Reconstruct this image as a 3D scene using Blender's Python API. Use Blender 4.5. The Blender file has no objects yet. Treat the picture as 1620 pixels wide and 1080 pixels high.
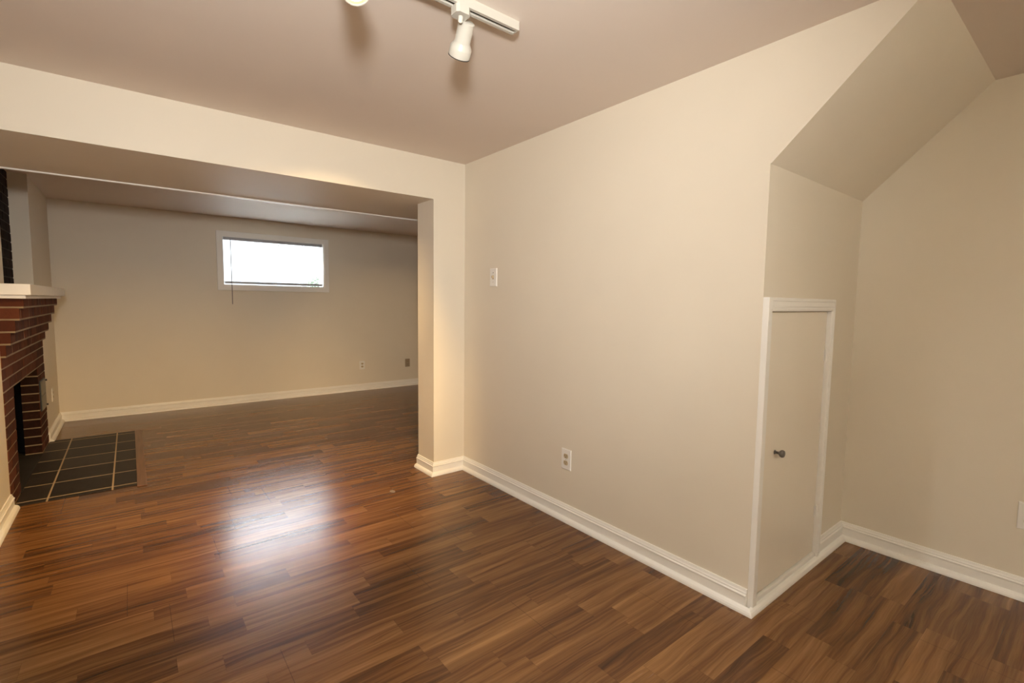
import bpy, bmesh, math, random
from mathutils import Vector, Matrix
random.seed(7)
SC = bpy.context.scene
COL = SC.collection

# ---------------------------------------------------------------- camera
F_PX, YAW, PITCH, ROLL = 764.125, -0.6696, -0.0799, 0.0124
CAM = Vector((-1.9079, -2.9708, 1.2283))
cd = bpy.data.cameras.new('camera'); cam = bpy.data.objects.new('camera', cd); COL.objects.link(cam)
cd.sensor_fit = 'HORIZONTAL'; cd.sensor_width = 36.0; cd.lens = F_PX * 36.0 / 1620.0
cd.clip_start = 0.02; cd.clip_end = 200
cy, sy, cp, sp = math.cos(YAW), math.sin(YAW), math.cos(PITCH), math.sin(PITCH)
FW = Vector((-sy * cp, cy * cp, sp)); RT = Vector((cy, sy, 0)); UP = RT.cross(FW)
c_, s_ = math.cos(ROLL), math.sin(ROLL)
RT, UP = RT * c_ + UP * s_, UP * c_ - RT * s_
m = Matrix((RT, UP, -FW)).transposed().to_4x4(); m.translation = CAM
cam.matrix_world = m
SC.camera = cam

# ---------------------------------------------------------------- world, lights, exposure
SC.view_settings.view_transform = 'Standard'; SC.view_settings.look = 'None'
SC.view_settings.gamma = 1.0; SC.view_settings.use_curve_mapping = False
SC.view_settings.exposure = 0.05
W_ = bpy.data.worlds.new('overcast_sky'); SC.world = W_; W_.use_nodes = True
bg = W_.node_tree.nodes['Background']
wt = W_.node_tree; wg = wt.nodes.new('ShaderNodeTexCoord'); wx_ = wt.nodes.new('ShaderNodeSeparateXYZ'); wt.links.new(wg.outputs['Generated'], wx_.inputs[0])
wm = wt.nodes.new('ShaderNodeMapRange'); wm.interpolation_type = 'SMOOTHSTEP'; wt.links.new(wx_.outputs['Z'], wm.inputs['Value'])
for nm_, v_ in (('From Min', .13), ('From Max', .34), ('To Min', 2.4), ('To Max', 58.0)): wm.inputs[nm_].default_value = v_
wt.links.new(wm.outputs['Result'], bg.inputs['Strength'])
bg.inputs['Color'].default_value = (0.80, 0.91, 1.0, 1)

def lamp(name, kind, loc, target, energy, color, **kw):
    l = bpy.data.lights.new(name, kind); l.energy = energy; l.color = color
    for k, v in kw.items(): setattr(l, k, v)
    o = bpy.data.objects.new(name, l); COL.objects.link(o); o.location = loc
    o.rotation_euler = (Vector(target) - Vector(loc)).to_track_quat('-Z', 'Y').to_euler()
    return o
# the photographer's two flash heads just above the camera: one forward, one bounced off the wall behind
FP = Vector((-1.99, -3.09, 1.63))
lamp('camera_flash', 'SPOT', FP, FP + Vector((.43, .88, .18)), 205.0, (1.0, 0.99, 0.97), spot_size=math.radians(108), spot_blend=1.0, shadow_soft_size=0.10)
lamp('bounce_flash', 'SPOT', FP, FP + Vector((.55, -1.0, .4)), 690.0, (0.97, 1.0, 1.0), spot_size=math.radians(80), spot_blend=1.0, shadow_soft_size=0.10)
lamp('track_or_fill_beam', 'SPOT', (-1.75, -1.50, 2.02), (0.95, 3.49, 0.25), 240.0, (1.0, 0.70, 0.36), spot_size=math.radians(35), spot_blend=1.0, shadow_soft_size=0.03)  # unseen fill added to warm the far wall, no track head built here
SPOT_TOP = [(-1.0, -1.565, 2.147), (-1.412, -1.60, 2.1335), (-1.78, -1.581, 2.1335)]
SPOT_DIR = [(0.16, 0.70, -0.68), (0.06, -0.50, -0.82), (-0.55, -0.25, -0.80)]
lamp('track_or_fill_beam', 'SPOT', (-1.018, -1.47, 2.045), (-1.138, -0.73, 1.405), 340.0, (1.0, 0.62, 0.20), spot_size=math.radians(76), spot_blend=1.0, shadow_soft_size=0.03)
lamp('track_or_fill_beam', 'SPOT', (-1.403, -1.666, 2.025), (-1.45, -2.0, 1.45), 68.0, (0.98, 1.0, 0.98), spot_size=math.radians(150), spot_blend=1.0, shadow_soft_size=0.04)

# ---------------------------------------------------------------- dimensions (metres)
H = 2.2; L = 2.1091; W = 1.0302; A = 0.2528; HB = 1.9264; T = 0.2323; YS = 0.8513; H2 = 2.1727
YB = 3.4898; XW = -2.4907; Z1 = 1.7613; YE = -2.5613; YR = -4.7; XFR = 1.9
BH = 0.091; BT = 0.0155; SH = 0.037

# ---------------------------------------------------------------- node helpers
class NT:
    def __init__(self, name):
        self.mat = bpy.data.materials.new(name); self.mat.use_nodes = True
        self.t = self.mat.node_tree; self.b = self.t.nodes['Principled BSDF']
    def n(self, typ, **kw):
        nd = self.t.nodes.new(typ)
        for k, v in kw.items(): setattr(nd, k, v)
        return nd
    def put(self, sock, v):
        if isinstance(v, bpy.types.NodeSocket): self.t.links.new(v, sock)
        elif isinstance(v, (tuple, list)) and len(v) == 3 and sock.type == 'RGBA': sock.default_value = (*v, 1)
        else: sock.default_value = v
    def math(self, op, a, b=None, c=None):
        nd = self.n('ShaderNodeMath', operation=op)
        for i, v in enumerate((a, b, c)):
            if v is not None: self.put(nd.inputs[i], v)
        return nd.outputs[0]
    def pos(self):
        return self.n('ShaderNodeNewGeometry').outputs['Position']
    def xyz(self, v):
        nd = self.n('ShaderNodeSeparateXYZ'); self.put(nd.inputs[0], v); return nd.outputs
    def comb(self, x, y, z):
        nd = self.n('ShaderNodeCombineXYZ')
        for i, v in enumerate((x, y, z)): self.put(nd.inputs[i], v)
        return nd.outputs[0]
    def noise(self, vec, scale, detail=3, rough=.5, dist=0):
        nd = self.n('ShaderNodeTexNoise'); self.put(nd.inputs['Vector'], vec)
        nd.inputs['Scale'].default_value = scale; nd.inputs['Detail'].default_value = detail
        nd.inputs['Roughness'].default_value = rough; nd.inputs['Distortion'].default_value = dist
        return nd.outputs['Fac']
    def white(self, vec):
        nd = self.n('ShaderNodeTexWhiteNoise', noise_dimensions='3D'); self.put(nd.inputs['Vector'], vec); return nd.outputs['Value']
    def ramp(self, fac, stops):
        nd = self.n('ShaderNodeValToRGB'); self.put(nd.inputs[0], fac); e = nd.color_ramp.elements
        while len(e) < len(stops): e.new(0.5)
        for i, (p, c) in enumerate(stops): e[i].position = p; e[i].color = (*c, 1)
        return nd.outputs[0]
    def mix(self, fac, a, b, mode='MIX'):
        nd = self.n('ShaderNodeMix', data_type='RGBA', blend_type=mode)
        self.put(nd.inputs['Factor'], fac); self.put(nd.inputs[6], a); self.put(nd.inputs[7], b); return nd.outputs[2]
    def bump(self, h, strength=.2, dist=.01):
        nd = self.n('ShaderNodeBump'); nd.inputs['Strength'].default_value = strength; nd.inputs['Distance'].default_value = dist
        self.put(nd.inputs['Height'], h); self.t.links.new(nd.outputs[0], self.b.inputs['Normal'])
    def set(self, **kw):
        for k, v in kw.items(): self.put(self.b.inputs[k.replace('_', ' ')], v)
        return self.mat

def paint(name, col, rough=.6, bump=.06, scale=220, var=.012):
    k = NT(name); p = k.pos()
    f = k.noise(p, 3.0, 2)
    lo = tuple(c * (1 - var) for c in col); hi = tuple(min(1, c * (1 + var)) for c in col)
    k.set(Base_Color=k.ramp(f, [(.3, lo), (.7, hi)]), Roughness=rough)
    if bump: k.bump(k.noise(p, scale, 2), bump, .002)
    return k.mat

M = {}
M['wall'] = paint('beige_wall_paint', (0.778, 0.702, 0.575), .55)
M['ceil'] = paint('ceiling_paint', (0.78, 0.685, 0.60), .75, .05, 150)
M['trim'] = paint('white_trim_paint', (0.90, 0.87, 0.81), .32, .02, 60, .015)
M['door'] = paint('satin_door_paint', (0.86, 0.785, 0.66), .35, .05, 40, .02)
M['white'] = paint('white_plastic', (0.86, 0.83, 0.77), .35, 0)
M['cream'] = paint('cream_enamel', (0.54, 0.51, 0.44), .3, 0)
M['tan_plate'] = paint('tan_plastic', (0.36, 0.28, 0.19), .4, 0)
M['dark'] = paint('dark_slot', (0.03, 0.025, 0.02), .6, 0)
M['almond'] = paint('almond_receptacle', (0.55, 0.44, 0.28), .4, 0)
M['blind'] = paint('white_vinyl_slat', (0.85, 0.85, 0.85), .4, 0)
M['rail_shade'] = paint('shaded_white_rail', (0.40, 0.40, 0.42), .4, 0)  # white rails, their backlit shade put into the grey colour
M['wand'] = paint('grey_wand', (0.33, 0.28, 0.27), .3, 0)
M['soot'] = paint('sooty_firebox', (0.012, 0.010, 0.009), .9, .3, 30, .3)
M['mortar'] = paint('mortar', (0.27, 0.20, 0.12), .9, .4, 120, .15)
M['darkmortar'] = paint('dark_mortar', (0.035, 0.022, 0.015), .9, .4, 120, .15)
M['steel'] = paint('dull_steel', (0.17, 0.15, 0.10), .45, 0)
M['iron'] = paint('black_iron', (0.02, 0.02, 0.02), .5, 0)
M['grass'] = paint('pale_gravel', (0.30, 0.29, 0.27), .9, .2, 30, .3)
M['bark'] = paint('pale_bark', (0.045, 0.042, 0.040), .9, .2, 30, .2)
M['leaf'] = paint('leaf', (0.025, 0.060, 0.012), .6, 0, 10, .3)
k = NT('pewter'); M['pewter'] = k.set(Base_Color=(0.22, 0.21, 0.20), Metallic=.9, Roughness=.35)
k = NT('window_glass'); tr = k.n('ShaderNodeBsdfTransparent'); gl = k.n('ShaderNodeBsdfGlossy'); gl.inputs['Roughness'].default_value = 0.02
fr = k.n('ShaderNodeFresnel'); mx = k.n('ShaderNodeMixShader')
k.t.links.new(fr.outputs[0], mx.inputs[0]); k.t.links.new(tr.outputs[0], mx.inputs[1]); k.t.links.new(gl.outputs[0], mx.inputs[2])
k.t.links.new(mx.outputs[0], k.t.nodes['Material Output'].inputs['Surface']); M['glass'] = k.mat
k = NT('glowing_bulb'); M['bulb'] = k.set(Base_Color=(.9, .8, .6), Emission_Color=(1.0, 0.74, 0.42), Emission_Strength=9.0)

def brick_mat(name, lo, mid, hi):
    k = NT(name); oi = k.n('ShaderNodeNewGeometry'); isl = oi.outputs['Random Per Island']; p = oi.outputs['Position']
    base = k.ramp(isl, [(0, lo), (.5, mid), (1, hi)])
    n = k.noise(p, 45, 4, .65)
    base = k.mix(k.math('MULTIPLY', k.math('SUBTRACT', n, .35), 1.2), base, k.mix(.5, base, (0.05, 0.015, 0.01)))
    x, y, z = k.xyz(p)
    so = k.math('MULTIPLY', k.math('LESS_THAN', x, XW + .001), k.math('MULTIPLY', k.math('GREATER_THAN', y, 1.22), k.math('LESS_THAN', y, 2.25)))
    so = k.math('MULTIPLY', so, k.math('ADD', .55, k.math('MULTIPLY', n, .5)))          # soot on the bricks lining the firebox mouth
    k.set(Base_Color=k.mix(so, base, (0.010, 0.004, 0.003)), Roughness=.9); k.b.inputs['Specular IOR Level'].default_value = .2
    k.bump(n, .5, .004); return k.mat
M['brick'] = brick_mat('red_brick', (0.055, 0.017, 0.010), (0.090, 0.026, 0.013), (0.125, 0.038, 0.018))
M['darktile'] = paint('sooty_tile', (0.022, 0.017, 0.013), .6, .2, 40, .3)
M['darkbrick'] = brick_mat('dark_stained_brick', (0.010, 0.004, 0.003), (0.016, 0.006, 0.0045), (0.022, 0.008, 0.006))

# laminate: strips running along X, three strips to a board
def floor_mat():
    k = NT('walnut_laminate'); p = k.pos(); x, y, z = k.xyz(p)
    SW = 0.0915
    r = k.math('DIVIDE', k.math('ADD', y, 10.0 * SW + 0.022), SW); row = k.math('FLOOR', r); fy = k.math('SUBTRACT', r, row)
    ro = k.white(k.comb(row, 3.7, 1.3))
    ln = k.math('ADD', 0.42, k.math('MULTIPLY', k.white(k.comb(row, 9.1, 4.2)), 0.28))
    q = k.math('ADD', k.math('DIVIDE', x, ln), k.math('MULTIPLY', ro, 17.0)); cell = k.math('FLOOR', q); fx = k.math('SUBTRACT', q, cell)
    idv = k.comb(row, cell, 0.5)
    h = k.white(idv); h2 = k.white(k.comb(cell, row, 7.9))
    off = k.comb(k.math('MULTIPLY', h, 31.0), k.math('MULTIPLY', h2, 17.0), 0.0)
    def at(sx_, sy_):
        a = k.n('ShaderNodeVectorMath', operation='ADD')
        k.put(a.inputs[0], k.comb(k.math('MULTIPLY', x, sx_), k.math('MULTIPLY', yw, sy_), 0.0)); k.put(a.inputs[1], off); return a.outputs[0]
    yw = y
    wv = k.math('SUBTRACT', k.noise(at(2.6, 7.0), 1.0, 2, .5), .5)
    yw = k.math('ADD', y, k.math('MULTIPLY', wv, .048))                 # the grain wanders into cathedral figures
    g0 = at(1.3, 34.0)
    g1 = k.noise(g0, 1.0, 5, .62, .6)
    g2 = k.noise(at(2.2, 190.0), 1.0, 3, .7)
    t = k.math('ADD', k.math('MULTIPLY', h, .18), k.math('ADD', .03, k.math('ADD', k.math('MULTIPLY', g1, .74), k.math('MULTIPLY', g2, .20))))
    col = k.ramp(t, [(.38, (0.044, 0.0165, 0.0055)), (.51, (0.108, 0.043, 0.0135)), (.61, (0.170, 0.074, 0.0235)), (.72, (0.235, 0.110, 0.036)), (.86, (0.34, 0.175, 0.062))])
    # thin dark seams: every strip faintly, every third strip and long board ends more
    e = k.math('MINIMUM', fy, k.math('SUBTRACT', 1.0, fy)); seam = k.math('LESS_THAN', e, .010)
    ex = k.math('MULTIPLY', k.math('MINIMUM', fx, k.math('SUBTRACT', 1.0, fx)), ln); sx = k.math('LESS_THAN', ex, .0008)
    pl = k.math('FLOOR', k.math('DIVIDE', row, 3.0))
    bx = k.math('ADD', k.math('DIVIDE', x, 1.22), k.math('MULTIPLY', k.white(k.comb(pl, 2.2, 8.8)), 9.0))
    fb = k.math('FRACT', bx); eb = k.math('MULTIPLY', k.math('MINIMUM', fb, k.math('SUBTRACT', 1.0, fb)), 1.22); sb = k.math('LESS_THAN', eb, .0012)
    s = k.math('MAXIMUM', k.math('MULTIPLY', k.math('MAXIMUM', seam, sx), .28), k.math('MULTIPLY', sb, .5))
    col = k.mix(s, col, (0.03, 0.012, 0.006))
    # one grey scuff near the stub wall
    dx = k.math('DIVIDE', k.math('SUBTRACT', x, -0.616), .020); dy = k.math('DIVIDE', k.math('SUBTRACT', y, -0.110), .030)
    d2 = k.math('ADD', k.math('ADD', k.math('MULTIPLY', dx, dx), k.math('MULTIPLY', dy, dy)), k.math('MULTIPLY', k.noise(p, 60, 2), 1.2))
    col = k.mix(k.math('MULTIPLY', k.math('LESS_THAN', d2, 1.25), .7), col, (0.30, 0.27, 0.23))
    rg = k.math('ADD', .185, k.math('MULTIPLY', k.noise(g0, 2.0, 3), .12))
    k.set(Base_Color=col, Roughness=rg, IOR=1.45)
    k.bump(k.math('SUBTRACT', k.math('MULTIPLY', g2, .35), s), .10, .0012)
    return k.mat
M['floor'] = floor_mat()
k = NT('oak_strip'); p = k.pos(); x, y, z = k.xyz(p)
M['oak'] = k.set(Base_Color=k.ramp(k.noise(k.comb(k.math('MULTIPLY', x, 60.0), k.math('MULTIPLY', y, 3.0), 0.0), 1.0, 4), [(.3, (0.13, 0.055, 0.02)), (.7, (0.22, 0.10, 0.04))]), Roughness=.35)

def tile_mat():
    k = NT('slate_tile'); p = k.pos(); x, y, z = k.xyz(p); P = .3055
    def edge(c, o):
        q = k.math('ADD', k.math('DIVIDE', k.math('SUBTRACT', c, o), P), 40.0); f = k.math('FRACT', q)
        return k.math('MULTIPLY', k.math('MINIMUM', f, k.math('SUBTRACT', 1.0, f)), P), k.math('FLOOR', q)
    ex, ix = edge(x, -2.0395); ey, iy = edge(y, 1.030)
    g = k.math('MAXIMUM', k.math('LESS_THAN', ex, .0045), k.math('LESS_THAN', ey, .0060))
    h = k.white(k.comb(ix, iy, 2.0)); n = k.noise(p, 14, 5, .6)
    col = k.ramp(k.math('ADD', k.math('MULTIPLY', h, .3), k.math('MULTIPLY', n, .7)), [(.25, (0.010, 0.0065, 0.0045)), (.8, (0.030, 0.020, 0.013))])
    k.set(Base_Color=k.mix(g, col, (0.48, 0.36, 0.23)), Roughness=k.math('ADD', .55, k.math('MULTIPLY', g, .35)))
    k.bump(k.math('SUBTRACT', k.math('MULTIPLY', n, .4), g), .2, .002); return k.mat
M['tile'] = tile_mat()

# ---------------------------------------------------------------- mesh helpers
def box(bm, x0, x1, y0, y1, z0, z1, bevel=0):
    r = bmesh.ops.create_cube(bm, size=1.0)
    vs = r['verts']
    bmesh.ops.scale(bm, vec=(x1 - x0, y1 - y0, z1 - z0), verts=vs)
    bmesh.ops.translate(bm, vec=((x0 + x1) / 2, (y0 + y1) / 2, (z0 + z1) / 2), verts=vs)
    if bevel:
        ed = list({e for v in vs for e in v.link_edges})
        bmesh.ops.bevel(bm, geom=ed, offset=bevel, segments=2, affect='EDGES', profile=.6)
def prism(bm, pts, axis, a, b):
    """polygon pts (2-D) extruded along axis from a to b"""
    def v3(p, t): return {'x': (t, p[0], p[1]), 'y': (p[0], t, p[1]), 'z': (p[0], p[1], t)}[axis]
    lo = [bm.verts.new(v3(p, a)) for p in pts]; hi = [bm.verts.new(v3(p, b)) for p in pts]
    n = len(pts); bm.faces.new(lo); bm.faces.new(list(reversed(hi)))
    for i in range(n): bm.faces.new((lo[i], hi[i], hi[(i + 1) % n], lo[(i + 1) % n]))
def lathe(bm, prof, seg=28, mat=None, cap=True):
    """profile (r, h) turned about local Z then placed by mat"""
    mat = mat or Matrix.Identity(4); rings = []
    for r, h in prof:
        rings.append([bm.verts.new(mat @ Vector((r * math.cos(2 * math.pi * i / seg), r * math.sin(2 * math.pi * i / seg), h))) for i in range(seg)])
    for a, b in zip(rings, rings[1:]):
        for i in range(seg): bm.faces.new((a[i], a[(i + 1) % seg], b[(i + 1) % seg], b[i]))
    if cap:
        bm.faces.new(list(reversed(rings[0]))); bm.faces.new(rings[-1])
def tube(bm, pts, r, seg=8):
    pts = [Vector(p) for p in pts]; rings = []
    for i, p in enumerate(pts):
        d = (pts[min(i + 1, len(pts) - 1)] - pts[max(i - 1, 0)]).normalized(); q = d.to_track_quat('Z', 'Y')
        rr = r[i] if isinstance(r, (list, tuple)) else r
        rings.append([bm.verts.new(p + q @ Vector((rr * math.cos(2 * math.pi * j / seg), rr * math.sin(2 * math.pi * j / seg), 0))) for j in range(seg)])
    for a, b in zip(rings, rings[1:]):
        for j in range(seg): bm.faces.new((a[j], a[(j + 1) % seg], b[(j + 1) % seg], b[j]))
    bm.faces.new(list(reversed(rings[0]))); bm.faces.new(rings[-1])
def obj(name, bm, mat, parent=None, smooth=False, loc=None):
    bmesh.ops.recalc_face_normals(bm, faces=bm.faces[:])
    me = bpy.data.meshes.new(name); bm.to_mesh(me); bm.free()
    if smooth:
        for p in me.polygons: p.use_smooth = True
        try: me.set_sharp_from_angle(angle=math.radians(38))
        except Exception: pass
    me.materials.append(M[mat])
    o = bpy.data.objects.new(name, me); COL.objects.link(o)
    if parent: o.parent = parent
    if loc: o.location = loc
    return o
def B(*boxes, bevel=0):
    bm = bmesh.new()
    for b in boxes: box(bm, *b, bevel=bevel)
    return bm
def struct(name, bm, mat, parent=None, smooth=False):
    o = obj(name, bm, mat, parent, smooth)
    if parent is None: o['kind'] = 'structure'
    return o
def tag(o, label, cat, group=None):
    o['label'] = label; o['category'] = cat
    if group: o['group'] = group
    return o
def thing(name, label, cat, loc=(0, 0, 0), rz=0, group=None):
    o = bpy.data.objects.new(name, None); COL.objects.link(o); o.empty_display_size = .05
    o.location = loc; o.rotation_euler = (0, 0, rz); return tag(o, label, cat, group)
def dup(root, loc, rz, label):
    r = root.copy(); COL.objects.link(r); r.location = loc; r.rotation_euler = (0, 0, rz); r['label'] = label
    for ch in list(root.children):
        c = ch.copy(); COL.objects.link(c); c.parent = r
        for g in list(ch.children):
            d = g.copy(); COL.objects.link(d); d.parent = c
    return r
def sweep(bm, path, prof, i0=0, i1=None):
    """profile (out, z) swept along segments i0..i1 of the 2-D path with mitred corners; 'out' is to the right of travel"""
    P = [Vector(p) for p in path]; rings = []; nrm = []
    for a, b in zip(P, P[1:]):
        d = (b - a).normalized(); nrm.append(Vector((d.y, -d.x)))
    for i, p in enumerate(P):
        n0 = nrm[max(i - 1, 0)]; n1 = nrm[min(i, len(nrm) - 1)]
        mv = (n0 + n1); mv = mv / max(1e-6, mv.dot(n0))
        rings.append([(p.x + mv.x * o, p.y + mv.y * o, z) for o, z in prof])
    i1 = len(P) - 1 if i1 is None else i1
    rings = [[bm.verts.new(v) for v in r] for r in rings[i0:i1 + 1]]
    n = len(prof)
    for a, b in zip(rings, rings[1:]):
        for i in range(n): bm.faces.new((a[i], a[(i + 1) % n], b[(i + 1) % n], b[i]))
    bm.faces.new(rings[0]); bm.faces.new(list(reversed(rings[-1])))

# ---------------------------------------------------------------- room shell
struct('floor', B((XW - .62, XFR, YR, YB, -.12, 0)), 'floor')
struct('ceiling', B((XW - .62, W + .15, YR, 0.0, H, H + .12)), 'ceil')
struct('ceiling_far', B((XW - .62, XFR, YS, YB, H2, H2 + .15)), 'ceil')
bm = bmesh.new()
prism(bm, [(-L, Z1), (YE, H), (YE, H + .05), (-L + .1, H + .05), (-L + .1, Z1)], 'x', 0.0006, W)
struct('ceiling_sloped', bm, 'wall')
struct('wall_header', B((XW - .0, XFR, 0.0, YS, HB, H + .12)), 'wall')
struct('wall_stub', B((-A, XFR, 0.0, T, 0, HB)), 'wall')
bm = bmesh.new()
prism(bm, [(0, 0), (0, H), (YE - .003, H), (-L - .003, Z1), (-L, Z1), (-L, 0)], 'x', 0.0, 0.012)
struct('wall_right', bm, 'wall')
DX0, DX1, DZ0, DZ1 = .042, .652, .040, 1.209
struct('wall_stair', B((0.012, DX0, -L, -L + .1, 0, Z1), (DX1, W, -L, -L + .1, 0, Z1), (DX0, DX1, -L, -L + .1, DZ1, Z1), (DX0, DX1, -L, -L + .1, 0, DZ0)), 'wall')
struct('wall_far_right', B((W, W + .12, YR, 0.0, 0, H)), 'wall')
struct('wall_rear', B((XW - .62, W + .12, YR - .12, YR, 0, H)), 'wall')
NY, FY = 0.945, 2.600            # brick front, near and far ends
RY0, RY1, RX = 1.195, 2.362, -2.600   # recess above the mantel
struct('wall_left', B((XW - .62, XW, YR, NY, 0, H), (XW - .62, XW, NY, RY0, 1.235, H)), 'wall')
struct('wall_left_far', B((XW - .62, XW, FY, YB, 0, H), (XW - .62, XW, RY1, FY, 1.235, H)), 'wall')
WX0, WX1, WZ0, WZ1 = -1.050, 0.091, 1.388, 1.953
struct('wall_back', B((XW - .62, WX0, YB, YB + .2, 0, H2), (WX1, XFR + .12, YB, YB + .2, 0, H2), (WX0, WX1, YB, YB + .2, 0, WZ0), (WX0, WX1, YB, YB + .2, WZ1, H2)), 'wall')
struct('wall_light_block', B((XW - .74, XW - .62, YR, YB + .2, 0, H)), 'wall')  # unseen slab added to stop outside light leaking in behind the firebox
struct('wall_right_far', B((XFR, XFR + .12, T, YB, 0, H)), 'wall')
# light strip along the far lower edge of the dropped header
struct('trim_1', B((XW, XFR, YS - .012, YS + .012, HB - .008, HB + .03), bevel=.003), 'trim')

# ---------------------------------------------------------------- baseboards with shoe moulding
BASE = [(0, 0), (BT, 0), (BT, .060), (BT + .003, .0635), (BT + .003, .068), (BT - .003, .071), (BT - .003, .077), (BT - .006, .081), (.006, .091), (0, .091)]
SHOE = [(BT, 0), (SH, 0), (SH - .001, .008), (SH - .005, .016), (SH - .012, .022), (BT, .025)]

def baseboard(name, *runs):
    bm = bmesh.new()
    for path, prof, a, b in runs: sweep(bm, path, prof, a, b)
    return struct(name, bm, 'trim')
PA = [(-A, T), (-A, 0), (0, 0), (0, -L), (W, -L), (W, YR)]
PA_R = PA[:4]; PA_S = [(.705, -L), (W, -L), (W, YR)]
baseboard('baseboard_stub', (PA, SHOE, 0, 2), (PA_R, BASE, 0, 2))
baseboard('baseboard_right', (PA, SHOE, 2, 3), (PA_R, BASE, 2, 3))
baseboard('baseboard_stair', (PA, SHOE, 3, 4), (PA_S, BASE, 0, 1))
baseboard('baseboard_far_right', (PA, SHOE, 4, 5), (PA_S, BASE, 1, 2))
PB = [(XW, FY + .005), (XW, YB), (XFR, YB)]
baseboard('baseboard_left_far', (PB, SHOE, 0, 1), (PB, BASE, 0, 1))
baseboard('baseboard_back', (PB, SHOE, 1, 2), (PB, BASE, 1, 2))
PC = [(XW, YR), (XW, NY - .004)]
baseboard('baseboard_left', (PC, SHOE, 0, 1), (PC, BASE, 0, 1))

# ---------------------------------------------------------------- cupboard door under the stairs
door = struct('door_1', B((DX0 + .004, DX1 - .005, -L - .003, -L + .019, DZ0 + .004, DZ1 - .004), bevel=.002), 'door')
bm = bmesh.new(); D_ = .023
box(bm, 0.0005, .034, -L - D_, -L + .001, .002, 1.262, .003)                       # narrow left leg, cut down to fit the corner
prof = [(0, 0), (0, D_ - .004), (.004, D_), (.012, D_), (.014, D_ - .003), (.018, D_ - .003), (.020, D_), (.040, D_ - .006), (.043, D_ - .003), (.052, D_ - .005), (.055, D_ - .009), (.055, 0)]
def leg(u0, u1, fn, c0, c1):
    """moulded board: mitre cuts given by functions of the profile's u"""
    lo = [bm.verts.new(fn(u, d, c0(u))) for u, d in prof]; hi = [bm.verts.new(fn(u, d, c1(u))) for u, d in prof]
    n = len(prof); bm.faces.new(lo); bm.faces.new(list(reversed(hi)))
    for i in range(n): bm.faces.new((lo[i], hi[i], hi[(i + 1) % n], lo[(i + 1) % n]))
leg(0, 0, lambda u, d, t: (DX1 - .002 + u, -L - d, t), lambda u: .002, lambda u: DZ1 - .002 + u)
leg(0, 0, lambda u, d, t: (t, -L - d, DZ1 - .002 + u), lambda u: .034, lambda u: DX1 - .002 + u)
box(bm, .034, DX1 - .002, -L - .014, -L + .001, .002, DZ0 + .001, .003)            # sill strip under the door
obj('door_casing', bm, 'trim', door)
bm = bmesh.new()
Mk = Matrix.Translation((.168, -L - .003, .625)) @ Matrix.Rotation(math.radians(90), 4, 'X')
lathe(bm, [(.004, -.002), (.009, 0), (.009, .002), (.0055, .005), (.005, .016), (.009, .020), (.0145, .025), (.016, .031), (.0135, .037), (.006, .040)], 24, Mk)
obj('door_knob', bm, 'pewter', door, True)['label'] = 'dull pewter round knob'
for hz in (1.000, .248):
    bm = bmesh.new()
    box(bm, DX1 - .020, DX1 - .006, -L - .0055, -L - .0025, hz - .026, hz + .026, .001)
    tube(bm, [(DX1 - .0035, -L - .009, hz - .028), (DX1 - .0035, -L - .009, hz + .028)], .0045, 10)
    obj('door_hinge', bm, 'trim', door, True)

# ---------------------------------------------------------------- basement window and its blind
win = thing('window_1', 'window', 'window', (0, 0, 0)); del win['label']; del win['category']; win['kind'] = 'structure'
def frame(bm, x0, x1, z0, z1, w, y0, y1, bev=.004):
    """four mitred boards round the opening x0..x1, z0..z1, w wide, from y0 (front) to y1"""
    P = [(0, y1), (0, y0), (w - bev, y0), (w, y0 + bev), (w, y1)]
    cs = [(x0, z0, -1, -1), (x1, z0, 1, -1), (x1, z1, 1, 1), (x0, z1, -1, 1)]
    rings = [[bm.verts.new((cx + sx * u, y, cz + sz * u)) for u, y in P] for cx, cz, sx, sz in cs]
    n = len(P)
    for i in range(4):
        a, b = rings[i], rings[(i + 1) % 4]
        for j in range(n): bm.faces.new((a[j], b[j], b[(j + 1) % n], a[(j + 1) % n]))
bm = bmesh.new(); frame(bm, WX0, WX1, WZ0, WZ1, .056, YB - .016, YB + .001); obj('window_casing', bm, 'trim', win)
bm = bmesh.new(); box(bm, WX0, WX0 + .012, YB - .004, YB + .14, WZ0, WZ1); box(bm, WX1 - .012, WX1, YB - .004, YB + .14, WZ0, WZ1)
box(bm, WX0 + .012, WX1 - .012, YB - .004, YB + .14, WZ0, WZ0 + .012); box(bm, WX0 + .012, WX1 - .012, YB - .004, YB + .14, WZ1 - .008, WZ1); obj('window_jamb', bm, 'trim', win)
bm = bmesh.new(); frame(bm, WX0 + .016, WX1 - .016, WZ0 + .015, WZ1 - .013, .015, YB + .105, YB + .135)
obj('window_sash', bm, 'white', win)
obj('window_pane', B((WX0 + .010, WX1 - .010, YB + .118, YB + .122, WZ0 + .010, WZ1 - .008)), 'glass', win)

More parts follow.
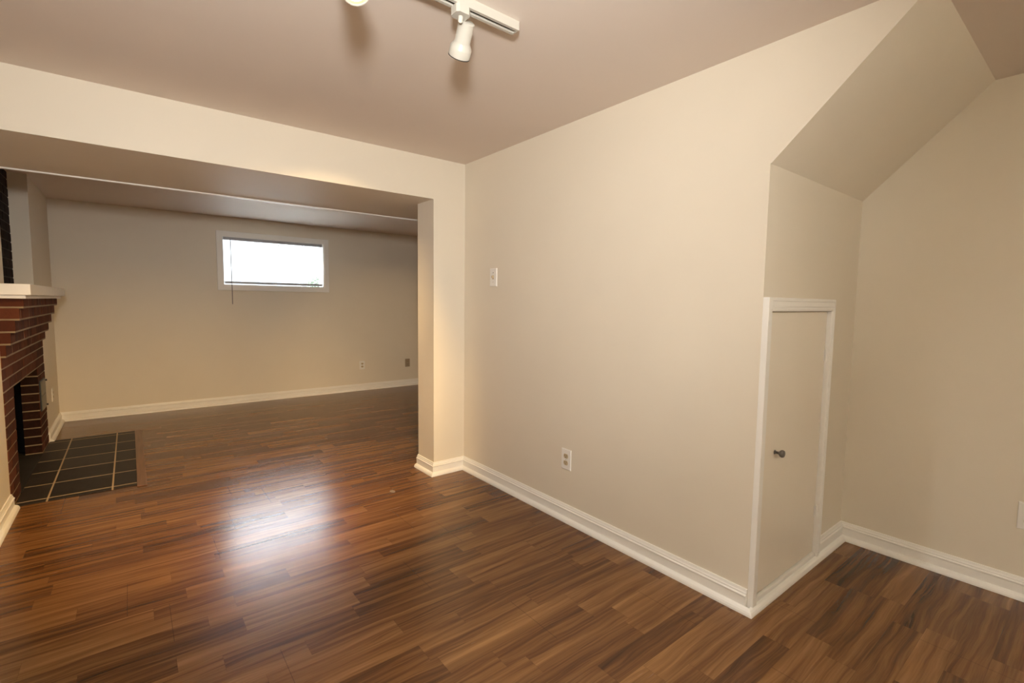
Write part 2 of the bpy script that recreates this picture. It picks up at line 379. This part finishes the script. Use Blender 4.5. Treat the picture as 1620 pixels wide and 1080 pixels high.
yb = YB + .030
bl = thing('mini_blind', 'white slatted mini blind lowered with open slats in the small basement window', 'blind', ((WX0 + WX1) / 2, yb, WZ1 - .008))
bx, bz = (WX0 + WX1) / 2, WZ1 - .008
def local(bm): bmesh.ops.translate(bm, vec=(-bx, -yb, -bz), verts=bm.verts[:]); return bm
X0, X1 = WX0 + .018, WX1 - .016
obj('head_rail', local(B((X0, X1, yb - .013, yb + .013, WZ1 - .042, WZ1 - .006), bevel=.002)), 'rail_shade', bl)['label'] = 'white metal head rail, backlit shade in its grey colour'
bm = bmesh.new(); zs = []; z = WZ1 - .054
while z > WZ0 + .058:
    zs.append(z); z -= .0205
for z in zs:
    pr = [(-.0122, .0010), (-.006, .0022), (0, .0027), (.006, .0022), (.0122, .0010), (.0122, .0003), (.006, .0015), (0, .0020), (-.006, .0015), (-.0122, .0003)]
    prism(bm, [(yb + a, z + b - a * .10) for a, b in pr], 'x', X0 + .004, X1 - .004)
obj('slats', local(bm), 'blind', bl)
obj('bottom_rail', local(B((X0 + .002, X1 - .002, yb - .012, yb + .012, WZ0 + .023, WZ0 + .050), bevel=.003)), 'rail_shade', bl)['label'] = 'white bottom rail, backlit shade in its grey colour'
for cx in (X0 + .10, (X0 + X1) / 2, X1 - .075):
    bm = bmesh.new()
    for dy in (-.0128, .0128): tube(bm, [(cx, yb + dy, WZ1 - .034), (cx, yb + dy, WZ0 + .04)], .0009, 6)
    for z in zs: box(bm, cx - .0006, cx + .0006, yb - .0128, yb + .0128, z - .0012, z - .0004)
    obj('ladder_cord', local(bm), 'blind', bl)
bm = bmesh.new(); wx = -.965
tube(bm, [(wx, yb - .016, WZ1 - .03), (wx - .001, yb - .052, WZ1 - .055), (wx, yb - .054, 1.60), (wx + .002, yb - .054, 1.172)], .0042, 8)
obj('wand', local(bm), 'wand', bl, True)['label'] = 'thin grey tilt wand hanging below the frame'

# ---------------------------------------------------------------- outside the window
struct('ground', B((-14, 14, YB + .2, 22, 1.10, 1.30)), 'grass')
tr_ = thing('tree', 'bare pale tree standing outside the basement window', 'tree', (1.15, 8.4, 1.30))
bm = bmesh.new(); tube(bm, [(0, 0, -.01), (.02, 0, .5), (-.03, .05, 1.2), (0, 0, 2.2), (.05, .1, 3.4)], [.11, .09, .08, .07, .05], 10); obj('trunk', bm, 'bark', tr_, True)
bm = bmesh.new()
for (h, dx, dy, up, r) in ((.55, .5, .1, .7, .035), (.75, -.6, .2, .8, .035), (1.1, .7, -.1, .9, .03), (1.35, -.5, -.2, 1.0, .03), (1.7, .45, .3, 1.0, .028)):
    tube(bm, [(0, 0, h), (dx * .4, dy * .4, h + up * .35), (dx, dy, h + up)], [r, r * .8, r * .35], 7)
    tube(bm, [(dx * .4, dy * .4, h + up * .35), (dx * .9, dy * .4 + .2, h + up * .5)], [r * .6, r * .3], 6)
obj('branches', bm, 'bark', tr_, True)
def bush(loc, r, n, label):
    t = thing('bush', label, 'bush', loc, 0, 'bushes outside the window'); bm = bmesh.new()
    for i in range(5):
        a = i * 1.26; tube(bm, [(0, 0, -.01), (.3 * r * math.cos(a), .3 * r * math.sin(a), .5 * r), (.7 * r * math.cos(a), .7 * r * math.sin(a), 1.1 * r)], [.012, .009, .004], 6)
    obj('stems', bm, 'bark', t, True); bm = bmesh.new()
    for i in range(n):
        v = Vector((random.gauss(0, 1), random.gauss(0, 1), random.gauss(0, 1))).normalized() * r * random.uniform(.45, 1); p = v + Vector((0, 0, r * 1.05))
        q = Matrix.Translation(p) @ Matrix.Rotation(random.uniform(0, 6.28), 4, 'Z') @ Matrix.Rotation(random.uniform(-.9, .9), 4, 'X')
        s = random.uniform(.03, .05) * (r / .3) ** .5
        vs = [bm.verts.new(q @ Vector(c)) for c in ((0, -s, 0), (s * .5, 0, .004), (0, s, -.006), (-s * .5, 0, .004))]; bm.faces.new(vs)
    obj('foliage', bm, 'leaf', t); return t
bush((.55, 5.3, 1.30), .17, 260, 'green bush outside at the right end of the window')
bush((-1.55, 5.2, 1.30), .12, 160, 'green bush outside at the left end of the window')

# ---------------------------------------------------------------- fireplace
fp = thing('fireplace', 'corbelled red brick fireplace with white mantel shelf and black firebox at left', 'fireplace', (XW, (NY + FY) / 2, 0))
OX, OY = XW, (NY + FY) / 2
def fl(bm): bmesh.ops.translate(bm, vec=(-OX, -OY, 0), verts=bm.verts[:]); return bm
FB0, FB1, FBZ = 1.238, 2.232, .680       # firebox opening
bm = bmesh.new(); mo = bmesh.new(); J = .0095
def course(z0, z1, xf, y0, y1, shift, depth=.10, mod=.2, ins=.0025):
    """one row of bricks whose face stands at xf; z0..z1 includes the joint under it"""
    y = y0 - shift * mod
    while y < y1 - .004:
        a, b = max(y, y0), min(y + mod - J, y1)
        if b - a > .012:
            j = random.uniform(-.0012, .0012); box(bm, xf - depth, xf + j, a, b, z0 + J, z1, .0022)
        y += mod
    box(mo, xf - depth, xf - ins, y0 + ins, y1 - ins, z0 - .0005, z1 + .0005)
cz = [1.2175, 1.1625, 1.0925, 1.0222, .952, .8815]
cxf = [-2.383, -2.402, -2.4225, -2.445, -2.467]
for i in range(5): course(cz[i + 1], cz[i], cxf[i], NY - .004, FY, (i % 2) * .5, .10 + cxf[i] - XW, .1035, .0016)
XF = XW + .004
zs_ = [.8815 + .0001]
z = .8113
while z > 0: zs_.append(z); z -= .0675
zs_.append(0.0)
for i, (zt, zb) in enumerate(zip(zs_, zs_[1:])):
    sh = (i % 2) * .5
    if zt - zb < .02: continue
    if zb >= FBZ - .02: course(zb, zt, XF, NY, FY, sh)
    else:
        course(zb, min(zt, 9), XF, NY, FB0, sh); course(zb, zt, XF, FB1, FY, sh + .35)
br = obj('brick_surround', fl(bm), 'brick', fp); obj('mortar_joints', fl(mo), 'mortar', br)
bm = B((XW - .45, XW - .096, FB0 - .25, FB1 + .15, FBZ + .02, FBZ + .06), (XW - .45, XW - .44, FB0 - .25, FB1 + .15, 0.0, FBZ + .02), (XW - .44, XW - .1, FB0 - .25, FB0 - .24, 0.0, FBZ + .02), (XW - .44, XW - .1, FB1 + .14, FB1 + .15, 0.0, FBZ + .02), (XW - .44, XW - .10, FB0 - .24, FB1 + .14, -.004, .001), (XW - .104, XW - .006, FB0 + .001, FB1 - .001, FBZ - .004, FBZ + .02))
obj('firebox', fl(bm), 'soot', fp)['label'] = 'black sooty firebox lining'
# recessed upper chimney face
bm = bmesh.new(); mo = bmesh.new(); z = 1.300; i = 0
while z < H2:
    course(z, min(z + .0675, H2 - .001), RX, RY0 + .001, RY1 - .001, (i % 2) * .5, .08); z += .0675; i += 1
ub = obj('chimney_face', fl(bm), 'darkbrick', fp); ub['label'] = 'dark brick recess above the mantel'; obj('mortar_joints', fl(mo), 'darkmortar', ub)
bm = B((XW + .0005, -2.342, .868, 2.745, 1.2375, 1.3005), bevel=.003); box(bm, RX - .08, XW + .003, RY0 + .001, RY1 - .001, 1.238, 1.300)
mt = obj('mantel_shelf', fl(bm), 'trim', fp); mt['label'] = 'white painted mantel shelf'
obj('bed_mould', fl(B((XW + .0005, -2.366, .892, 2.715, 1.2175, 1.2375), bevel=.003)), 'trim', mt)
sp = obj('side_plate', fl(B((XF + .008, XF + .014, 2.262, 2.48, .455, .565), (XF + .008, XF + .014, 2.262, 2.48, .335, .449), bevel=.002)), 'steel', fp); sp['label'] = 'grey metal two-leaf plate beside the firebox opening'
obj('plate_backing', fl(B((XF, XF + .0078, 2.25, 2.49, .33, .57))), 'iron', sp)
for zz in (.553, .352):
    bm = bmesh.new(); lathe(bm, [(.005, 0), (.005, .005), (.008, .006), (.008, .010), (.005, .012)], 12, Matrix.Translation((XF + .0135, 2.46, zz)) @ Matrix.Rotation(math.radians(90), 4, 'Y')); obj('bolt', fl(bm), 'iron', sp, True)
obj('firebox_floor', fl(B((XW - .44, XW + .0055, FB0 + .002, FB1 - .002, 0.0012, .004))), 'darktile', fp)
hk = obj('wall_hook', B((XF - .001, XF + .004, .985, 1.003, .957, .985), bevel=.0015), 'white'); bm = bmesh.new()
tag(hk, 'small white hook stuck on the brick below the mantel', 'hook')

hearth = obj('hearth', B((XW + .006, -1.915, .975, 2.635, 0.0, .004), bevel=.001), 'tile')
tag(hearth, 'dark slate tiled hearth with pale grout set in the wood floor', 'hearth')
struct('trim_2', B((-1.9145, -1.862, .945, 2.640, 0.0, .006), bevel=.0025), 'oak')

# ---------------------------------------------------------------- outlets and switch (local: plate faces -Y)
def plate(w=.0735, h=.1165, mat='white'):
    bm = bmesh.new()
    P = [(-w / 2, -h / 2), (w / 2, -h / 2), (w / 2, h / 2), (-w / 2, h / 2)]; q = [(x * .93, z * .955) for x, z in P]
    r = [[bm.verts.new((x, 0, z)) for x, z in P], [bm.verts.new((x, -.0035, z)) for x, z in P], [bm.verts.new((x, -.0062, z)) for x, z in q]]
    for a, b in zip(r, r[1:]):
        for i in range(4): bm.faces.new((a[i], a[(i + 1) % 4], b[(i + 1) % 4], b[i]))
    bm.faces.new(r[0]); bm.faces.new(r[-1]); return bm
def outlet(label, loc, rz, mat='white', rmat='almond'):
    t = thing('wall_outlet', label, 'outlet', loc, rz, 'duplex wall outlets')
    obj('cover_plate', plate(), mat, t)
    for dz in (.0195, -.0195):
        bm = bmesh.new(); pts = []
        for k_ in range(24):
            a = k_ * math.pi / 12; pts.append((.0168 * math.cos(a), max(-.0125, min(.0125, .0168 * math.sin(a))) + dz))
        prism(bm, pts, 'y', -.0080, -.005); rc = obj('receptacle', bm, rmat, t)
        bm = B((-.0075, -.0052, -.0085, -.0075, dz - .001, dz + .008), (.0052, .0075, -.0085, -.0075, dz + .0, dz + .007))
        lathe(bm, [(.0026, 0), (.0026, .001)], 12, Matrix.Translation((0, -.0076, dz - .0065)) @ Matrix.Rotation(math.radians(90), 4, 'X')); obj('slot', bm, 'dark', rc)
    bm = bmesh.new(); lathe(bm, [(.0035, 0), (.0032, .0012), (.001, .0017)], 12, Matrix.Translation((0, -.006, 0)) @ Matrix.Rotation(math.radians(90), 4, 'X')); obj('screw', bm, 'cream', t)
    return t
R90 = math.pi / 2
o1 = outlet('white outlet with almond sockets low on the long right wall', (0, -1.072, .350), -R90)
dup(o1, (.577, YB, .3475), 0, 'white outlet low on the far wall under and right of the window')
o2 = outlet('dim tan outlet on the far wall, half hidden beside the stub wall', (1.256, YB, .336), 0, 'tan_plate', 'tan_plate')
dup(o1, (W, -2.786, .356), -R90, 'white outlet cut off by the right edge of the picture')
dup(o1, (XW, 3.02, .345), R90, 'white outlet seen edge-on beyond the fireplace')
sw = thing('light_switch', 'white toggle light switch on the right wall near the corner', 'switch', (0, -.358, 1.395), -R90)
obj('cover_plate', plate(.0735, .1185), 'white', sw)
obj('toggle', B((-.005, .005, -.017, -.0055, -.004, .011), (-.0085, .0085, -.0072, -.0055, -.013, .013), bevel=.0012), 'almond', sw)
for dz in (.030, -.030):
    bm = bmesh.new(); lathe(bm, [(.0036, 0), (.0032, .0012), (.001, .0017)], 12, Matrix.Translation((0, -.006, dz)) @ Matrix.Rotation(R90, 4, 'X')); obj('screw', bm, 'dark' if dz > 0 else 'cream', sw)

# ---------------------------------------------------------------- track lighting
TY0, TY1, TX0, TX1 = -1.600, -1.562, -2.25, -.808
tk = thing('track_rail', 'white lighting track running across the ceiling', 'light track', ((TX0 + TX1) / 2, (TY0 + TY1) / 2, H))
ox, oy = (TX0 + TX1) / 2, (TY0 + TY1) / 2
def tl(bm): bmesh.ops.translate(bm, vec=(-ox, -oy, -H), verts=bm.verts[:]); return bm
zb = H - .030
obj('channel', tl(B((TX0, TX1, TY0, TY0 + .011, zb, H), (TX0, TX1, TY1 - .011, TY1, zb, H), (TX0, TX1, TY0 + .011, TY1 - .011, H - .020, H))), 'cream', tk)
obj('conductor_slot', tl(B((TX0 + .03, TX1 - .022, TY0 + .011, TY1 - .011, H - .0215, H - .020))), 'dark', tk)['label'] = 'dark slot along the underside'
for xx in (TX0, TX1): obj('end_cap', tl(B((xx - .006 if xx == TX1 else xx, xx if xx == TX1 else xx + .006, TY0 + .010, TY1 - .010, zb, H - .02))), 'cream', tk)
ym = (TY0 + TY1) / 2
def spot(label, top, d, rim='dark'):
    top = Vector(top); d = Vector(d).normalized(); base = Vector((top.x - .035, ym, H - .030))
    t = thing('track_spotlight', label, 'spotlight', base, 0, 'spotlights on the ceiling track')
    def lo(bm): bmesh.ops.translate(bm, vec=-base, verts=bm.verts[:]); return bm
    bm = bmesh.new(); x = base.x
    prism(bm, [(x - .026, ym - .015), (x - .017, ym - .023), (x + .017, ym - .023), (x + .026, ym - .015), (x + .026, ym + .015), (x + .017, ym + .023), (x - .017, ym + .023), (x - .026, ym + .015)], 'z', H - .056, H - .0302)
    obj('adapter', lo(bm), 'cream', t)
    Mq = Matrix.Translation(top) @ d.to_track_quat('Z', 'Y').to_matrix().to_4x4()
    bm = bmesh.new(); p0 = base + Vector((0, 0, -.022))
    tube(bm, [p0, p0 + Vector((0, 0, -.018)), top + d * .012 + Vector((-.022, 0, .004)), top + d * .026 + Vector((-.012, 0, 0))], .0075, 12)
    obj('swivel_stem', lo(bm), 'cream', t, True)
    bm = bmesh.new()
    lathe(bm, [(.022, 0), (.0265, .003), (.0268, .062), (.0285, .066), (.036, .078), (.0375, .082), (.0375, .107), (.0355, .107), (.0355, .084), (.024, .066), (.024, .006)], 32, Mq)
    obj('lamp_can', lo(bm), 'cream', t, True)
    bm = bmesh.new(); lathe(bm, [(.0378, .1072), (.0378, .1100), (.0345, .1100), (.0345, .1072)], 32, Mq); r_ = obj('rim', lo(bm), rim, t, True)
    if rim == 'dark': r_['label'] = 'black rim'
    if True:
        bm = bmesh.new(); lathe(bm, [(.012, .045), (.014, .060), (.024, .078), (.031, .094), (.031, .102), (.025, .110), (.012, .115), (.003, .116)], 24, Mq); obj('bulb', lo(bm), 'bulb', t, True)['label'] = 'glowing warm bulb'
    return t
spot('white can spotlight near the right end of the ceiling track', SPOT_TOP[0], SPOT_DIR[0])
spot('spotlight whose glowing bulb shows at the top edge of the picture', SPOT_TOP[1], SPOT_DIR[1], 'cream')
